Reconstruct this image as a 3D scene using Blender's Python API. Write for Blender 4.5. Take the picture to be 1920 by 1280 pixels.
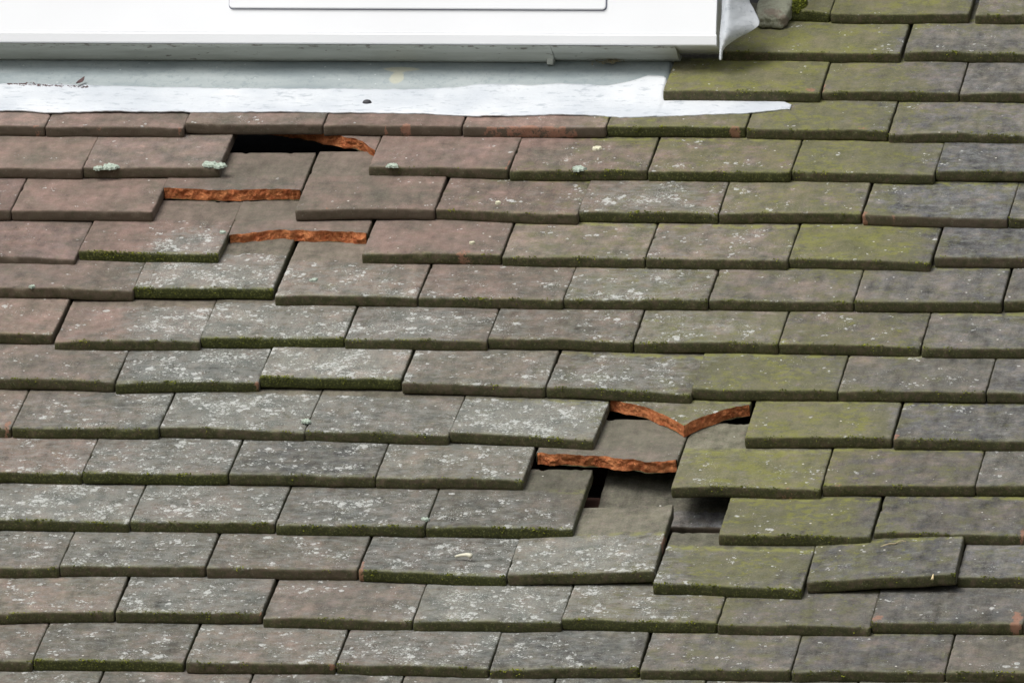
import bpy, math, random
import numpy as np
from mathutils import Matrix, Vector
PI = math.pi
MM = 0.001
scene = bpy.context.scene
for o in list(bpy.data.objects): bpy.data.objects.remove(o)

# ---------------------------------------------------------------- camera
CR = np.array([[0.9875511287507417, -0.15690932128261098, -0.01105590329942853], [0.15277827680258413, 0.9735294148889523, -0.16999787199611427], [0.03743749778455996, 0.16619248852040405, 0.9853824082654544]])
CC = np.array([2796.257358072141, -12878.954239010181, -2146.625418773755])
CF = 21944.046803101934
cam_d = bpy.data.cameras.new('camera'); cam = bpy.data.objects.new('camera', cam_d)
scene.collection.objects.link(cam); scene.camera = cam
cam_d.sensor_width = 36.0; cam_d.lens = CF/1920*36.0
cam_d.clip_start = 0.5; cam_d.clip_end = 500
rt, fw, up = CR[:,0], CR[:,1], CR[:,2]
cam.matrix_world = Matrix(((rt[0],up[0],-fw[0],CC[0]*MM),(rt[1],up[1],-fw[1],CC[1]*MM),(rt[2],up[2],-fw[2],CC[2]*MM),(0,0,0,1)))
scene.render.resolution_x = 1024; scene.render.resolution_y = 682

# ---------------------------------------------------------------- sky and sun (overcast)
SUN_EL, SUN_AZ = math.radians(47), math.radians(-28)     # azimuth from the camera's side (-Y) towards the left
world = bpy.data.worlds.new('World'); scene.world = world; world.use_nodes = True
wn, wl = world.node_tree.nodes, world.node_tree.links
bg = wn['Background']; sky = wn.new('ShaderNodeTexSky'); sky.sky_type = 'NISHITA'; sky.sun_disc = False
sky.sun_elevation = SUN_EL; sky.sun_rotation = math.radians(180+28); sky.dust_density = 4.0; sky.air_density = 1.0
hs = wn.new('ShaderNodeHueSaturation'); hs.inputs['Saturation'].default_value = 0.22
wl.new(sky.outputs[0], hs.inputs['Color']); wl.new(hs.outputs[0], bg.inputs['Color'])
bg.inputs['Strength'].default_value = 0.10
sd = bpy.data.lights.new('sun', 'SUN'); sd.energy = 1.75; sd.angle = math.radians(34); sd.color = (1.0, 0.97, 0.93)
sun = bpy.data.objects.new('sun', sd); scene.collection.objects.link(sun)
sv = Vector((math.sin(SUN_AZ)*math.cos(SUN_EL), -math.cos(SUN_AZ)*math.cos(SUN_EL), math.sin(SUN_EL)))
sun.rotation_euler = sv.to_track_quat('Z', 'Y').to_euler(); sun.location = (0, 0, 6)
scene.view_settings.view_transform = 'Standard'; scene.view_settings.look = 'None'
scene.view_settings.gamma = 1; scene.view_settings.exposure = 0.0
EXPO = 0.40
scene.view_settings.exposure = EXPO

# ---------------------------------------------------------------- helpers
PITCH = math.radians(40)
NV = np.array([0, -math.sin(PITCH), math.cos(PITCH)]); VV = np.array([0, math.cos(PITCH), math.sin(PITCH)])
def roof(u, v, w=0.0):                    # roof coordinates (mm): along the row, up the slope, off the slope
    return np.array([u, 0, 0]) + VV*v + NV*w
def on_y(x, y, Y):                        # the point seen at photograph pixel x, y on the upright plane at depth Y
    d = CR @ np.array([(x-960)/CF, 1, -(y-640)/CF]); t = (Y-CC[1])/d[1]; return CC + d*t
def on_roof(x, y, w=0.0):
    d = CR @ np.array([(x-960)/CF, 1, -(y-640)/CF]); t = (w-CC@NV)/(d@NV); X = CC + d*t
    return float(X[0]), float(X@VV)

def _h(ix, iy, iz, s):
    n = (ix.astype(np.int64)*374761393 + iy.astype(np.int64)*668265263 + iz.astype(np.int64)*2147483647 + s*1274126177) & 0xffffffff
    n = ((n ^ (n >> 13))*1274126177) & 0xffffffff
    n = n ^ (n >> 16)
    return (n & 0xffff)/65535.0
def vnoise(x, y, z=0.0, seed=0):
    x = np.asarray(x, float); y = np.asarray(y, float)+0*x; z = np.asarray(z, float)+0*x; x = x+0*y
    ix, iy, iz = np.floor(x), np.floor(y), np.floor(z)
    fx, fy, fz = x-ix, y-iy, z-iz
    fx, fy, fz = [f*f*(3-2*f) for f in (fx, fy, fz)]
    r = 0
    for a in (0, 1):
        for b in (0, 1):
            for c in (0, 1):
                r = r + _h(ix+a, iy+b, iz+c, seed)*(fx if a else 1-fx)*(fy if b else 1-fy)*(fz if c else 1-fz)
    return r
def fbm(x, y, z=0.0, seed=0, oct=3):
    r = 0; a = 1.0; t = 0; f = 1.0
    for i in range(oct):
        r = r + a*vnoise(np.asarray(x)*f, np.asarray(y)*f, np.asarray(z)*f, seed+i*17); t += a; a *= .5; f *= 2.03
    return r/t

def make_mesh(name, verts, faces, mat, smooth=True, attrs=None):
    me = bpy.data.meshes.new(name)
    me.from_pydata((np.asarray(verts)*MM).tolist(), [], faces)
    if smooth: me.polygons.foreach_set('use_smooth', np.ones(len(me.polygons), dtype=bool))
    me.materials.append(mat)
    for k, a in (attrs or {}).items():
        at = me.attributes.new(k, 'FLOAT_COLOR', 'POINT'); at.data.foreach_set('color', np.asarray(a, np.float32).ravel())
    me.update()
    return me
def link(name, me, parent=None, mat4=None):
    o = bpy.data.objects.new(name, me); scene.collection.objects.link(o)
    if parent is not None: o.parent = parent
    if mat4 is not None: o.matrix_world = mat4
    return o
def tag(o, label=None, cat=None, group=None, kind=None):
    if label: o['label'] = label
    if cat: o['category'] = cat
    if group: o['group'] = group
    if kind: o['kind'] = kind
    return o
def frame(O, x, y, z):
    return Matrix(((x[0],y[0],z[0],O[0]*MM),(x[1],y[1],z[1],O[1]*MM),(x[2],y[2],z[2],O[2]*MM),(0,0,0,1)))

# ---------------------------------------------------------------- material helpers
class NT:
    def __init__(s, name, rough=0.9, spec=0.25):
        s.m = bpy.data.materials.new(name); s.m.use_nodes = True; s.t = s.m.node_tree; s.n = s.t.nodes; s.l = s.t.links
        s.b = s.n['Principled BSDF']; s.b.inputs['Roughness'].default_value = rough; s.b.inputs['Specular IOR Level'].default_value = spec
        s.tc = s.n.new('ShaderNodeTexCoord')
    def put(s, v, sock):
        if isinstance(v, (int, float)): sock.default_value = v
        elif isinstance(v, tuple): sock.default_value = (v+(1,))[:4] if len(sock.default_value) == 4 else v
        else: s.l.new(v, sock)
    def math(s, op, a, b=0.0, c=0.0, clamp=False):
        n = s.n.new('ShaderNodeMath'); n.operation = op; n.use_clamp = clamp
        s.put(a, n.inputs[0]); s.put(b, n.inputs[1]); s.put(c, n.inputs[2]); return n.outputs[0]
    def mix(s, f, a, b, mode='MIX'):
        n = s.n.new('ShaderNodeMix'); n.data_type = 'RGBA'; n.blend_type = mode; n.clamp_factor = True
        s.put(f, n.inputs[0]); s.put(a, n.inputs[6]); s.put(b, n.inputs[7]); return n.outputs[2]
    def noise(s, vec, scale, detail=2.0, rough=0.5, dist=0.0):
        n = s.n.new('ShaderNodeTexNoise'); s.put(vec, n.inputs['Vector']); n.inputs['Scale'].default_value = scale
        n.inputs['Detail'].default_value = detail; n.inputs['Roughness'].default_value = rough; n.inputs['Distortion'].default_value = dist
        return n.outputs[0]
    def vor(s, vec, scale, rand=1.0, feat='F1'):
        n = s.n.new('ShaderNodeTexVoronoi'); s.put(vec, n.inputs['Vector']); n.inputs['Scale'].default_value = scale
        n.inputs['Randomness'].default_value = rand; n.feature = feat; return n.outputs['Distance']
    def step(s, v, lo, hi):
        n = s.n.new('ShaderNodeMapRange'); n.interpolation_type = 'SMOOTHSTEP'; s.put(v, n.inputs[0])
        s.put(lo, n.inputs[1]); s.put(hi, n.inputs[2]); return n.outputs[0]
    def attr(s, name):
        a = s.n.new('ShaderNodeAttribute'); a.attribute_name = name
        sp = s.n.new('ShaderNodeSeparateColor'); s.l.new(a.outputs['Color'], sp.inputs[0])
        return sp.outputs[0], sp.outputs[1], sp.outputs[2], a.outputs['Alpha']
    def scaled(s, vec, sc, off=(0,0,0)):
        n = s.n.new('ShaderNodeMapping'); s.put(vec, n.inputs[0]); n.inputs['Scale'].default_value = sc; n.inputs['Location'].default_value = off
        return n.outputs[0]
    def seeded(s):
        oi = s.n.new('ShaderNodeObjectInfo'); cx = s.n.new('ShaderNodeCombineXYZ')
        s.l.new(s.math('MULTIPLY', oi.outputs['Random'], 37.0), cx.inputs[0]); s.l.new(s.math('MULTIPLY', oi.outputs['Random'], 91.0), cx.inputs[1])
        v = s.n.new('ShaderNodeVectorMath'); v.operation = 'ADD'; s.l.new(s.tc.outputs['Object'], v.inputs[0]); s.l.new(cx.outputs[0], v.inputs[1])
        s.rand = oi.outputs['Random']; return v.outputs[0]
    def bump(s, h, dist=0.001, strength=1.0, prev=None):
        n = s.n.new('ShaderNodeBump'); n.inputs['Distance'].default_value = dist; n.inputs['Strength'].default_value = strength
        s.put(h, n.inputs['Height'])
        if prev is not None: s.l.new(prev, n.inputs['Normal'])
        s.l.new(n.outputs[0], s.b.inputs['Normal']); return n.outputs[0]
    def done(s, col): s.put(col, s.b.inputs['Base Color']); return s.m

def clay_material():
    s = NT('weathered_clay', 0.88, 0.2)
    p = s.seeded()
    red, alg, lic, blu = s.attr('wear_shade'); dist, wall, chip, moss = s.attr('zone')
    nb = s.noise(p, 22, 4, .55); nm = s.noise(p, 70, 5, .62); nm2 = s.noise(s.scaled(p, (1,1,1), (3,5,1)), 45, 4, .6)
    nf = s.noise(p, 420, 4, .7); ng = s.noise(p, 1300, 2, .6)
    base = s.mix(s.math('ADD', red, s.math('MULTIPLY', s.math('SUBTRACT', nb, .55), 1.9), clamp=True), (.165,.151,.118), (.242,.166,.140))
    base = s.mix(s.math('MULTIPLY_ADD', s.math('SUBTRACT', nm2, .5), s.math('MULTIPLY_ADD', blu, 1.8, .6), s.math('MULTIPLY', blu, .85), clamp=True), base, s.mix(lic, (.106,.107,.112), (.092,.093,.080)))
    # pinkish worn spots
    base = s.mix(s.math('MULTIPLY', s.step(nm, .60, .74), s.math('MULTIPLY_ADD', red, .5, .1)), base, (.32,.22,.18))
    # old surface that lay under the tile above stays clean
    ys = s.math('MULTIPLY_ADD', s.math('SUBTRACT', nm, .5), .34, dist)
    clean = s.step(ys, 1.00, 1.06)
    open_ = s.math('SUBTRACT', 1.0, clean)
    base = s.mix(s.math('MULTIPLY', clean, .85), base, s.mix(blu, s.mix(s.math('MULTIPLY', red, .9), (.156,.152,.116), (.212,.160,.134)), (.058,.056,.040)))  # the near-black end also carries the dropped tile's painted shade
    pk = s.noise(s.scaled(p, (1,1.6,1), (2,9,9)), 85, 5, .7)
    base = s.mix(s.math('MULTIPLY', s.step(pk, .52, .64), .35), base, (.135,.138,.092))
    base = s.mix(s.math('MULTIPLY', s.math('SUBTRACT', 1.0, s.step(pk, .36, .47)), s.math('MULTIPLY_ADD', blu, -.26, .34)), base, (.245,.185,.165))
    # broad light and dark clouds and streaks down the tile
    st = s.noise(s.scaled(p, (1,.25,1)), 90, 3, .6)
    v = s.math('MULTIPLY_ADD', nb, .5, s.math('MULTIPLY_ADD', st, .45, s.math('MULTIPLY_ADD', nf, .50, s.math('MULTIPLY', ng, .42))))
    v = s.math('MULTIPLY_ADD', nm, .55, s.math('ADD', v, -.30))
    rough_ = s.math('MAXIMUM', lic, s.math('MAXIMUM', alg, blu))
    v = s.math('MULTIPLY_ADD', s.math('SUBTRACT', v, .80), s.math('MULTIPLY_ADD', rough_, 1.7, 1.25), s.math('MULTIPLY_ADD', rough_, -.17, .77))
    v = s.math('MAXIMUM', v, .25)
    tone = s.math('MULTIPLY_ADD', s.rand, .32, .84)
    base = s.mix(1.0, base, s.comb(s.math('MULTIPLY', v, tone)), 'MULTIPLY')
    # green film of algae, then yellower tufts
    am = s.step(s.math('MULTIPLY_ADD', s.math('SUBTRACT', alg, .5), .50, s.noise(s.scaled(p, (1,1,1), (7,7,1)), 34, 6, .70)), .46, .60)
    am = s.math('MULTIPLY', am, s.math('MULTIPLY_ADD', clean, -.75, 1.0))
    base = s.mix(s.math('MULTIPLY', am, .58), base, s.mix(nf, (.074,.076,.040), (.185,.180,.085)))
    ap = s.step(s.noise(s.scaled(p, (1,1,1), (3,3,8)), 26, 3, .5), .40, .60)
    ay = s.step(s.math('MULTIPLY_ADD', s.math('SUBTRACT', alg, .5), .34, s.noise(s.scaled(p, (1,1.4,1), (9,2,4)), 85, 6, .72)), .555, .66)
    ay = s.math('MULTIPLY', ay, s.math('MULTIPLY_ADD', ap, .8, .2))
    base = s.mix(s.math('MULTIPLY', s.math('MULTIPLY', ay, open_), .58), base, s.mix(nf, (.125,.130,.035), (.265,.270,.050)))
    # yellow line of algae where water ran out below the lap
    ln = s.math('MULTIPLY', s.step(dist, .92, 1.0), s.math('SUBTRACT', 1.0, s.step(dist, 1.04, 1.12)))
    ln = s.math('MULTIPLY', ln, s.step(nm, .42, .6))
    base = s.mix(s.math('MULTIPLY', s.math('MULTIPLY', ln, s.step(alg, .15, .5)), .6), base, (.24,.25,.06))
    # grey green lichen crust, white lichen blotches and specks
    cr = s.step(s.math('MULTIPLY_ADD', s.math('MAXIMUM', lic, s.math('MULTIPLY', blu, .42)), .34, s.noise(s.scaled(p, (.7,1.3,1), (1,8,2)), 80, 7, .75)), .62, .80)
    cr = s.math('MULTIPLY', cr, open_)
    base = s.mix(s.math('MULTIPLY', cr, .42), base, s.mix(nf, (.15,.155,.15), (.36,.38,.35)))
    cl = s.noise(s.scaled(p, (1,1,1), (6,1,7)), 26, 4, .62)
    # dark sooty clouds between the lichens
    dk = s.math('MULTIPLY', s.step(s.noise(s.scaled(p, (1,1,1), (3,8,1)), 30, 5, .65), .50, .66), s.math('MULTIPLY', lic, open_))
    base = s.mix(s.math('MULTIPLY', dk, .6), base, (.085,.096,.088))
    wob = s.n.new('ShaderNodeVectorMath'); wob.operation = 'MULTIPLY_ADD'
    nz = s.n.new('ShaderNodeTexNoise'); nz.inputs['Scale'].default_value = 420; nz.inputs['Detail'].default_value = 3; s.put(p, nz.inputs['Vector'])
    s.l.new(nz.outputs['Color'], wob.inputs[0]); wob.inputs[1].default_value = (.0062, .0062, .0062); s.l.new(p, wob.inputs[2]); q = wob.outputs[0]
    cc = s.math('MULTIPLY_ADD', lic, .26, s.math('SUBTRACT', cl, .675))            # where colonies gather
    lm = 0.0; first = True
    for sc_, of_, k_, mx_ in ((80, (1,1,1), 2.0, .38), (190, (4,2,3), 2.8, .42)):
        dv = s.vor(s.scaled(q, (1,1,1), of_), sc_)
        th = s.math('MINIMUM', s.math('MULTIPLY', s.math('MULTIPLY_ADD', s.math('SUBTRACT', s.noise(s.scaled(p, (1,1,1), of_), sc_*.55, 1, .5), .5), .9, cc), k_), mx_)
        e = s.math('SUBTRACT', 1.0, s.step(s.math('SUBTRACT', dv, th), -.05, .05))
        lm = e if first else s.math('MAXIMUM', lm, e); first = False
    lm = s.math('MULTIPLY', lm, open_)
    op = s.math('MULTIPLY_ADD', s.step(nf, .34, .58), .62, .26)
    base = s.mix(s.math('MULTIPLY', lm, op), base, s.mix(nb, (.38,.40,.37), (.62,.62,.61)))
    sp = s.noise(s.scaled(p, (1,1,1), (4,7,3)), 620, 3, .6)
    sm = s.step(s.math('MULTIPLY_ADD', lic, .14, s.math('MULTIPLY_ADD', s.math('SUBTRACT', cl, .5), .45, sp)), .70, .77)
    sm = s.math('MULTIPLY', sm, open_)
    base = s.mix(s.math('MULTIPLY', sm, .6), base, (.55,.58,.54))
    # rare bird-lime white flecks on every tile
    vf = s.step(s.vor(p, 34), .050, .036)
    base = s.mix(s.math('MULTIPLY', vf, .8), base, (.62,.60,.55))
    # greener arris and the face of the tail
    ar = s.math('MULTIPLY', s.math('SUBTRACT', 1.0, s.step(dist, .0, .10)), s.math('MULTIPLY', moss, s.step(nm, .38, .6)))
    base = s.mix(s.math('MULTIPLY', ar, .6), base, (.16,.17,.05))
    fn = s.noise(s.scaled(p, (1,1,1), (5,5,5)), 120, 5, .65)
    fc = s.mix(s.step(s.math('MULTIPLY_ADD', moss, .5, fn), .50, .84), (.110,.080,.053), (.040,.047,.013))
    fc = s.mix(s.math('MULTIPLY', s.math('MULTIPLY', s.step(nf, .5, .62), moss), .7), fc, (.150,.165,.030))
    fc = s.mix(s.math('MULTIPLY', s.math('SUBTRACT', 1.0, moss), .55), fc, (.095,.080,.064))
    fc = s.mix(s.math('MULTIPLY', s.step(nf, .60, .68), .35), fc, (.24,.25,.2))
    base = s.mix(wall, base, fc)
    # flaked corners: raw orange clay
    cm = s.step(s.math('MULTIPLY_ADD', s.math('SUBTRACT', nf, .5), 1.1, s.math('MULTIPLY_ADD', s.math('SUBTRACT', nm, .5), 1.3, s.math('MULTIPLY', chip, .9))), .52, .66)
    base = s.mix(s.math('MULTIPLY', s.math('MULTIPLY', cm, s.math('SUBTRACT', 1.0, s.math('MULTIPLY', s.step(nf, .54, .62), .5))), .75), base, s.mix(nf, (.17,.080,.052), (.42,.22,.15)))
    h = s.math('MULTIPLY_ADD', nf, .5, s.math('MULTIPLY_ADD', lm, .35, s.math('MULTIPLY', ng, .5)))
    h = s.math('MULTIPLY_ADD', nm, .9, h)
    s.bump(h, .0011, .8)
    return s.done(base)
def _comb(s, v):
    n = s.n.new('ShaderNodeCombineColor')
    for i in range(3): s.l.new(v, n.inputs[i])
    return n.outputs[0]
NT.comb = _comb
def fracture_material():
    s = NT('raw_fired_clay', .95, .1); p = s.seeded()
    a = s.noise(p, 90, 6, .7); b = s.noise(p, 500, 4, .7); c = s.noise(s.scaled(p, (.5,1,1.5)), 200, 3, .6)
    col = s.mix(s.step(a, .35, .68), (.36,.105,.042), (.60,.24,.10))
    col = s.mix(s.math('MULTIPLY', s.step(b, .58, .70), .7), col, (.62,.31,.17))
    col = s.mix(s.math('MULTIPLY', s.step(c, .62, .70), .5), col, (.13,.06,.035))
    s.bump(s.math('MULTIPLY_ADD', b, .6, a), .0025, 1.0)
    return s.done(col)
def plain(name, c1, c2, scale, rough=.8, bump=.0, detail=4, spec=.3):
    s = NT(name, rough, spec); a = s.noise(s.tc.outputs['Object'], scale, detail, .6)
    if bump: s.bump(a, bump, 1.0)
    return s.done(s.mix(s.step(a, .3, .7), c1, c2))
def moss_material():
    s = NT('moss_green', .95, .1); p = s.seeded(); a = s.noise(p, 160, 4, .6); b = s.noise(p, 900, 2, .6)
    col = s.mix(s.step(a, .46, .66), (.085,.098,.018), (.34,.37,.045)); col = s.mix(s.math('MULTIPLY', b, .5), col, (.025,.030,.008))
    return s.done(col)
def strip_material():
    s = NT('white_oxidised_lead', .62, .35); p = s.tc.outputs['Object']
    a = s.noise(p, 9, 4, .55); b = s.noise(s.scaled(p, (.35,1,1)), 140, 5, .7); c = s.noise(p, 40, 5, .6)
    col = s.mix(s.step(a, .35, .7), (.50,.535,.575), (.63,.655,.68))
    col = s.mix(s.math('MULTIPLY', s.step(b, .54, .66), .7), col, (.34,.38,.42))
    col = s.mix(s.math('MULTIPLY', s.step(s.noise(s.scaled(p, (.5,1,1)), 260, 3, .6), .70, .75), .6), col, (.26,.27,.28))
    s.bump(s.math('MULTIPLY_ADD', c, 1.0, s.math('MULTIPLY', b, .3)), .003, .6)
    return s.done(col)
def apron_material():
    s = NT('dull_grey_lead', .55, .4); p = s.tc.outputs['Object']
    a = s.noise(s.scaled(p, (.3,1,1)), 14, 5, .6); b = s.noise(p, 120, 5, .7); d, e, f, g = s.attr('zone')
    col = s.mix(s.step(a, .35, .7), (.235,.28,.295), (.38,.42,.425))
    col = s.mix(s.math('MULTIPLY', s.step(b, .50, .68), .5), col, (.20,.245,.26))
    col = s.mix(s.math('MULTIPLY', s.step(s.vor(p, 60), .09, .05), .6), col, (.62,.66,.66))
    col = s.mix(s.math('MULTIPLY', s.step(s.noise(p, 300, 2, .5), .70, .74), .6), col, (.14,.16,.17))
    col = s.mix(s.math('MULTIPLY', s.step(s.math('MULTIPLY_ADD', s.math('SUBTRACT', b, .5), .5, f), .4, .6), .55), col, (.52,.50,.36))
    s.bump(s.math('MULTIPLY_ADD', a, .6, b), .002, .5)
    return s.done(col)
CLAY = clay_material(); RAW = fracture_material(); MOSS = moss_material()
LEADW = strip_material(); LEADG = apron_material()
UPVC = plain('white_upvc', (.79,.81,.84), (.83,.85,.88), 5, .28, 0, 2, .5)
GASKET = plain('dark_gasket', (.16,.17,.24), (.2,.2,.27), 50, .6)
BOARD0 = plain('dirty_white_trim', (.40,.42,.39), (.56,.58,.55), 60, .6, .0005)
def board_material():
    s = NT('dirty_white_trim_board', .6, .3); p = s.tc.outputs['Object']
    a = s.noise(s.scaled(p, (.15,1,1)), 40, 5, .6); b = s.noise(s.scaled(p, (.5,1,1)), 160, 4, .65)
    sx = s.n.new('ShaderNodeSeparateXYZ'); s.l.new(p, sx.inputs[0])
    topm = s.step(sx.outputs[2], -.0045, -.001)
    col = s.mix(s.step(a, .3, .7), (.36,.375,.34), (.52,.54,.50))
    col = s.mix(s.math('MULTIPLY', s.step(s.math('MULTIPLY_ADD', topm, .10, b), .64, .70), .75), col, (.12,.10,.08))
    return s.done(col)
BOARD = board_material()
FELT = plain('black_felt', (.012,.012,.013), (.02,.02,.02), 80, .95, .001)  # void shade put into a near-black felt colour under the tiles
TIMBER = plain('old_dark_timber', (.030,.014,.010), (.055,.026,.018), 60, .9, .001)
def mortar_material():
    s = NT('grey_mortar', .95, .1); p = s.tc.outputs['Object']; a = s.noise(p, 60, 5, .65); b = s.noise(p, 480, 4, .7)
    col = s.mix(s.step(a, .35, .65), (.25,.25,.19), (.38,.39,.30)); col = s.mix(s.math('MULTIPLY', s.step(b, .58, .66), .6), col, (.45,.45,.38))
    col = s.mix(s.math('MULTIPLY', s.step(s.noise(p, 35, 3, .5), .58, .66), .5), col, (.22,.14,.12))
    s.bump(s.math('MULTIPLY_ADD', b, .7, a), .004, 1.0); return s.done(col)
MORTAR = mortar_material()

# ---------------------------------------------------------------- the clay tiles
WEAR = np.array([[61,533,0.8,0.0,0.05,0.1],[161,547,0.8,0.05,0.05,0.1],[86,610,0.8,0.0,0.02,0.1],[311,601,0.75,0.0,0.02,0.1],[521,605,0.9,0.0,0.05,0.0],[661,607,1.0,0.0,0.1,0.0],[786,616,0.3,0.62,0.15,0.0],[848,630,0.3,0.62,0.1,0.0],[973,638,0.2,0.82,0.05,0.2],[1162,635,0.1,0.47,0.05,0.8],[865,740,0.2,1,0.05,0.0],[941,741,0.2,1,0.05,0.0],[1025,729,0.2,0.77,0.02,0.5],[1183,732,0.1,0.32,0.05,0.8],[887,819,0.2,1,0.05,0.0],[1002,820,0.2,1,0.05,0.0],[1109,829,0.1,0.37,0.05,0.8],[1192,830,0.1,0.37,0.05,0.8],[1068,914,0.2,0.92,0.05,0.3],[1197,902,0.1,0.62,0.0,0.5],[561,554,0.85,0.1,0.1,0.15],[726,544,0.4,0.35,0.2,0.1],[890,547,0.3,0.62,0.15,0.1],[1047,544,0.2,0.72,0.1,0.4],[1202,553,0.1,0.32,0.1,0.9],[149,432,0.9,0.0,0.05,0.0],[351,474,0.5,0.0,0.0,0.2],[461,463,0.6,0.0,0.02,0.2],[652,448,0.7,0.25,0.15,0.1],[822,445,0.4,0.52,0.5,0.1],[984,448,0.3,0.72,0.15,0.2],[1151,451,0.2,0.42,0.1,0.8],[108,343,1.0,0.0,0.02,0.0],[196,345,0.75,0.0,0.03,0.1],[301,322,0.6,0.1,0.75,0.3],[414,399,0.5,0.0,0.0,0.2],[572,352,0.9,0.05,0.05,0.0],[742,343,0.45,0.4,0.25,0.1],[903,346,0.35,0.52,0.4,0.1],[1070,350,0.2,1,0.1,0.5],[1224,353,0.1,0.32,0.1,0.95],[151,245,0.8,0.1,0.1,0.1],[325,248,0.5,0.2,0.8,0.2],[489,239,0.5,0.3,0.5,0.2],[625,242,0.7,0.1,0.4,0.2],[823,246,0.4,0.52,0.6,0.1],[991,237,0.5,0.42,0.15,0.3],[1162,241,0.25,0.42,0.15,0.7],[137,146,0.9,0.05,0.2,0.1],[218,148,0.8,0.05,0.3,0.1],[292,150,0.6,0.1,0.95,0.3],[418,140,0.5,0.15,0.75,0.3],[589,156,0.4,0.1,0.85,0.5],[756,147,0.5,0.3,0.4,0.2],[923,139,0.3,0.57,0.6,0.2],[1094,143,0.4,0.52,0.2,0.4],[1246,146,0.2,0.32,0.15,0.9],[186,44,0.8,0.05,0.2,0.2],[341,42,0.2,0.1,0.8,0.7],[507,45,0.5,0.1,0.95,0.3],[672,49,0.6,0.15,0.3,0.3],[845,41,0.4,0.42,0.7,0.3],[1002,45,0.3,0.77,0.1,0.2],[1166,48,0.2,0.47,0.2,0.8],[1286,51,0.2,0.22,0.1,0.9],[235,-56,0.6,0.1,0.5,0.3],[406,-52,0.3,0.1,0.8,0.7],[571,-54,0.4,0.1,0.6,0.6],[743,-62,0.4,0.3,0.85,0.3],[906,-52,0.4,0.72,0.4,0.0],[1076,-60,0.3,0.82,0.1,0.3],[1238,-56,0.2,0.37,0.15,0.8],[198,-158,0.7,0.15,0.5,0.3],[345,-160,0.5,0.1,0.7,0.5],[502,-156,0.4,0.1,0.5,0.8],[672,-158,0.5,0.15,0.5,0.4],[1011,-167,0.4,0.92,0.2,0.1],[1183,-157,0.4,0.37,0.15,0.6],[241,-261,0.4,0.1,0.8,0.6],[409,-257,0.7,0.1,0.6,0.3],[567,-259,0.3,0.1,0.6,0.8],[746,-254,0.4,0.15,0.6,0.5],[879,-216,0.8,0.42,0.05,0.0],[1076,-263,0.3,0.82,0.1,0.4],[1248,-258,0.5,0.32,0.1,0.6],[228,-359,0.4,0.1,0.6,0.5],[348,-356,0.3,0.1,0.6,0.7],[515,-352,0.6,0.1,0.6,0.4],[677,-353,0.5,0.1,0.6,0.5],[856,-354,0.4,0.25,0.85,0.3],[1020,-383,0.3,0.72,0.15,0.4],[1182,-357,0.2,0.52,0.15,0.8],[1317,-353,0.2,0.37,0.15,0.8],[276,-460,0.6,0.05,0.5,0.3],[430,-450,0.4,0.05,0.6,0.5],[591,-451,0.6,0.05,0.4,0.4],[758,-458,0.3,0.1,0.8,0.5],[929,-453,0.3,0.42,0.7,0.4],[1094,-460,0.3,0.42,0.25,0.6],[1270,-455,0.3,0.22,0.2,0.8],[352,-553,0.5,0.1,0.5,0.4],[530,-554,0.8,0.05,0.4,0.3],[690,-555,0.6,0.05,0.6,0.4],[859,-550,0.2,0.05,0.6,0.9],[1024,-550,0.3,0.47,0.3,0.5],[1187,-551,0.3,0.32,0.2,0.7],[1320,-547,0.5,0.32,0.15,0.5],[370,-658,0.6,0.05,0.4,0.4],[604,-651,0.6,0.05,0.4,0.4],[779,-645,0.4,0.1,0.4,0.5],[954,-640,0.3,0.42,0.4,0.5],[1243,-632,0.3,0.42,0.2,0.7]], float)
T = 13.6          # tile thickness
MARKS = [('F7', 1076, 403, 6.2, 16.3, 0.85), ('F7', 1111, 400, 4.3, 4.1, 0.68), ('O6', 1346, -483, 8.7, 29.8, 0.85), ('O6', 1194, -482, 8.7, 19.0, 0.68), ('K0', 158, -99, 4.3, 29.8, 0.85), ('N3', 611, -394, 5.6, 21.7, 0.77), ('P2', 609, -601, 6.2, 12.2, 0.77), ('J1', 428, 3, 5.0, 13.6, 0.68), ('N4', 941, -317, 4.3, 44.7, 0.85), ('D4', 662, 598, 80.6, 9.5, 0.77), ('D3', 510, 598, 8.7, 12.2, 0.85), ('D3', 486, 599, 3.7, 8.1, 0.77), ('D1', 144, 590, 7.4, 6.8, 0.68), ('D1', 240, 594, 3.7, 8.1, 0.68), ('D0', 70, 595, 7.4, 5.4, 0.68), ('G3', 622, 307, 13.6, 13.6, 0.64), ('E3', 644, 521, 2.5, 27.1, 0.77), ('I0', 162, 114, 7.4, 24.4, 0.51), ('C1', 979, 696, 8.7, 8.1, 0.68), ('F3', 447, 404, 3.7, 4.1, 0.77), ('D5', 901, 607, 9.9, 8.1, 0.68), ('E6', 1030, 508, 8.7, 6.8, 0.51), ('C2', 993, 707, 3.1, 19.0, 0.59), ('L6', 1114, -201, 18.6, 4.1, 0.59), ('L5', 1061, -211, 8.7, 4.1, 0.68), ('M7', 1332, -293, 3.7, 16.3, 0.77), ('K7', 1171, -95, 5.0, 10.8, 0.68), ('P6', 1117, -602, 6.2, 21.7, 0.51), ('P7', 1297, -597, 24.8, 13.6, 0.42), ('B1', 866, 783, 5.6, 21.7, 0.59), ('M6', 1333, -299, 4.3, 19.0, 0.77), ('M1', 485, -309, 13.6, 10.8, 0.51), ('D6', 1053, 605, 12.4, 5.4, 0.59), ('O1', 514, -495, 3.7, 10.8, 0.51), ('I6', 1221, 100, 5.0, 4.1, 0.42)]
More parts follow.
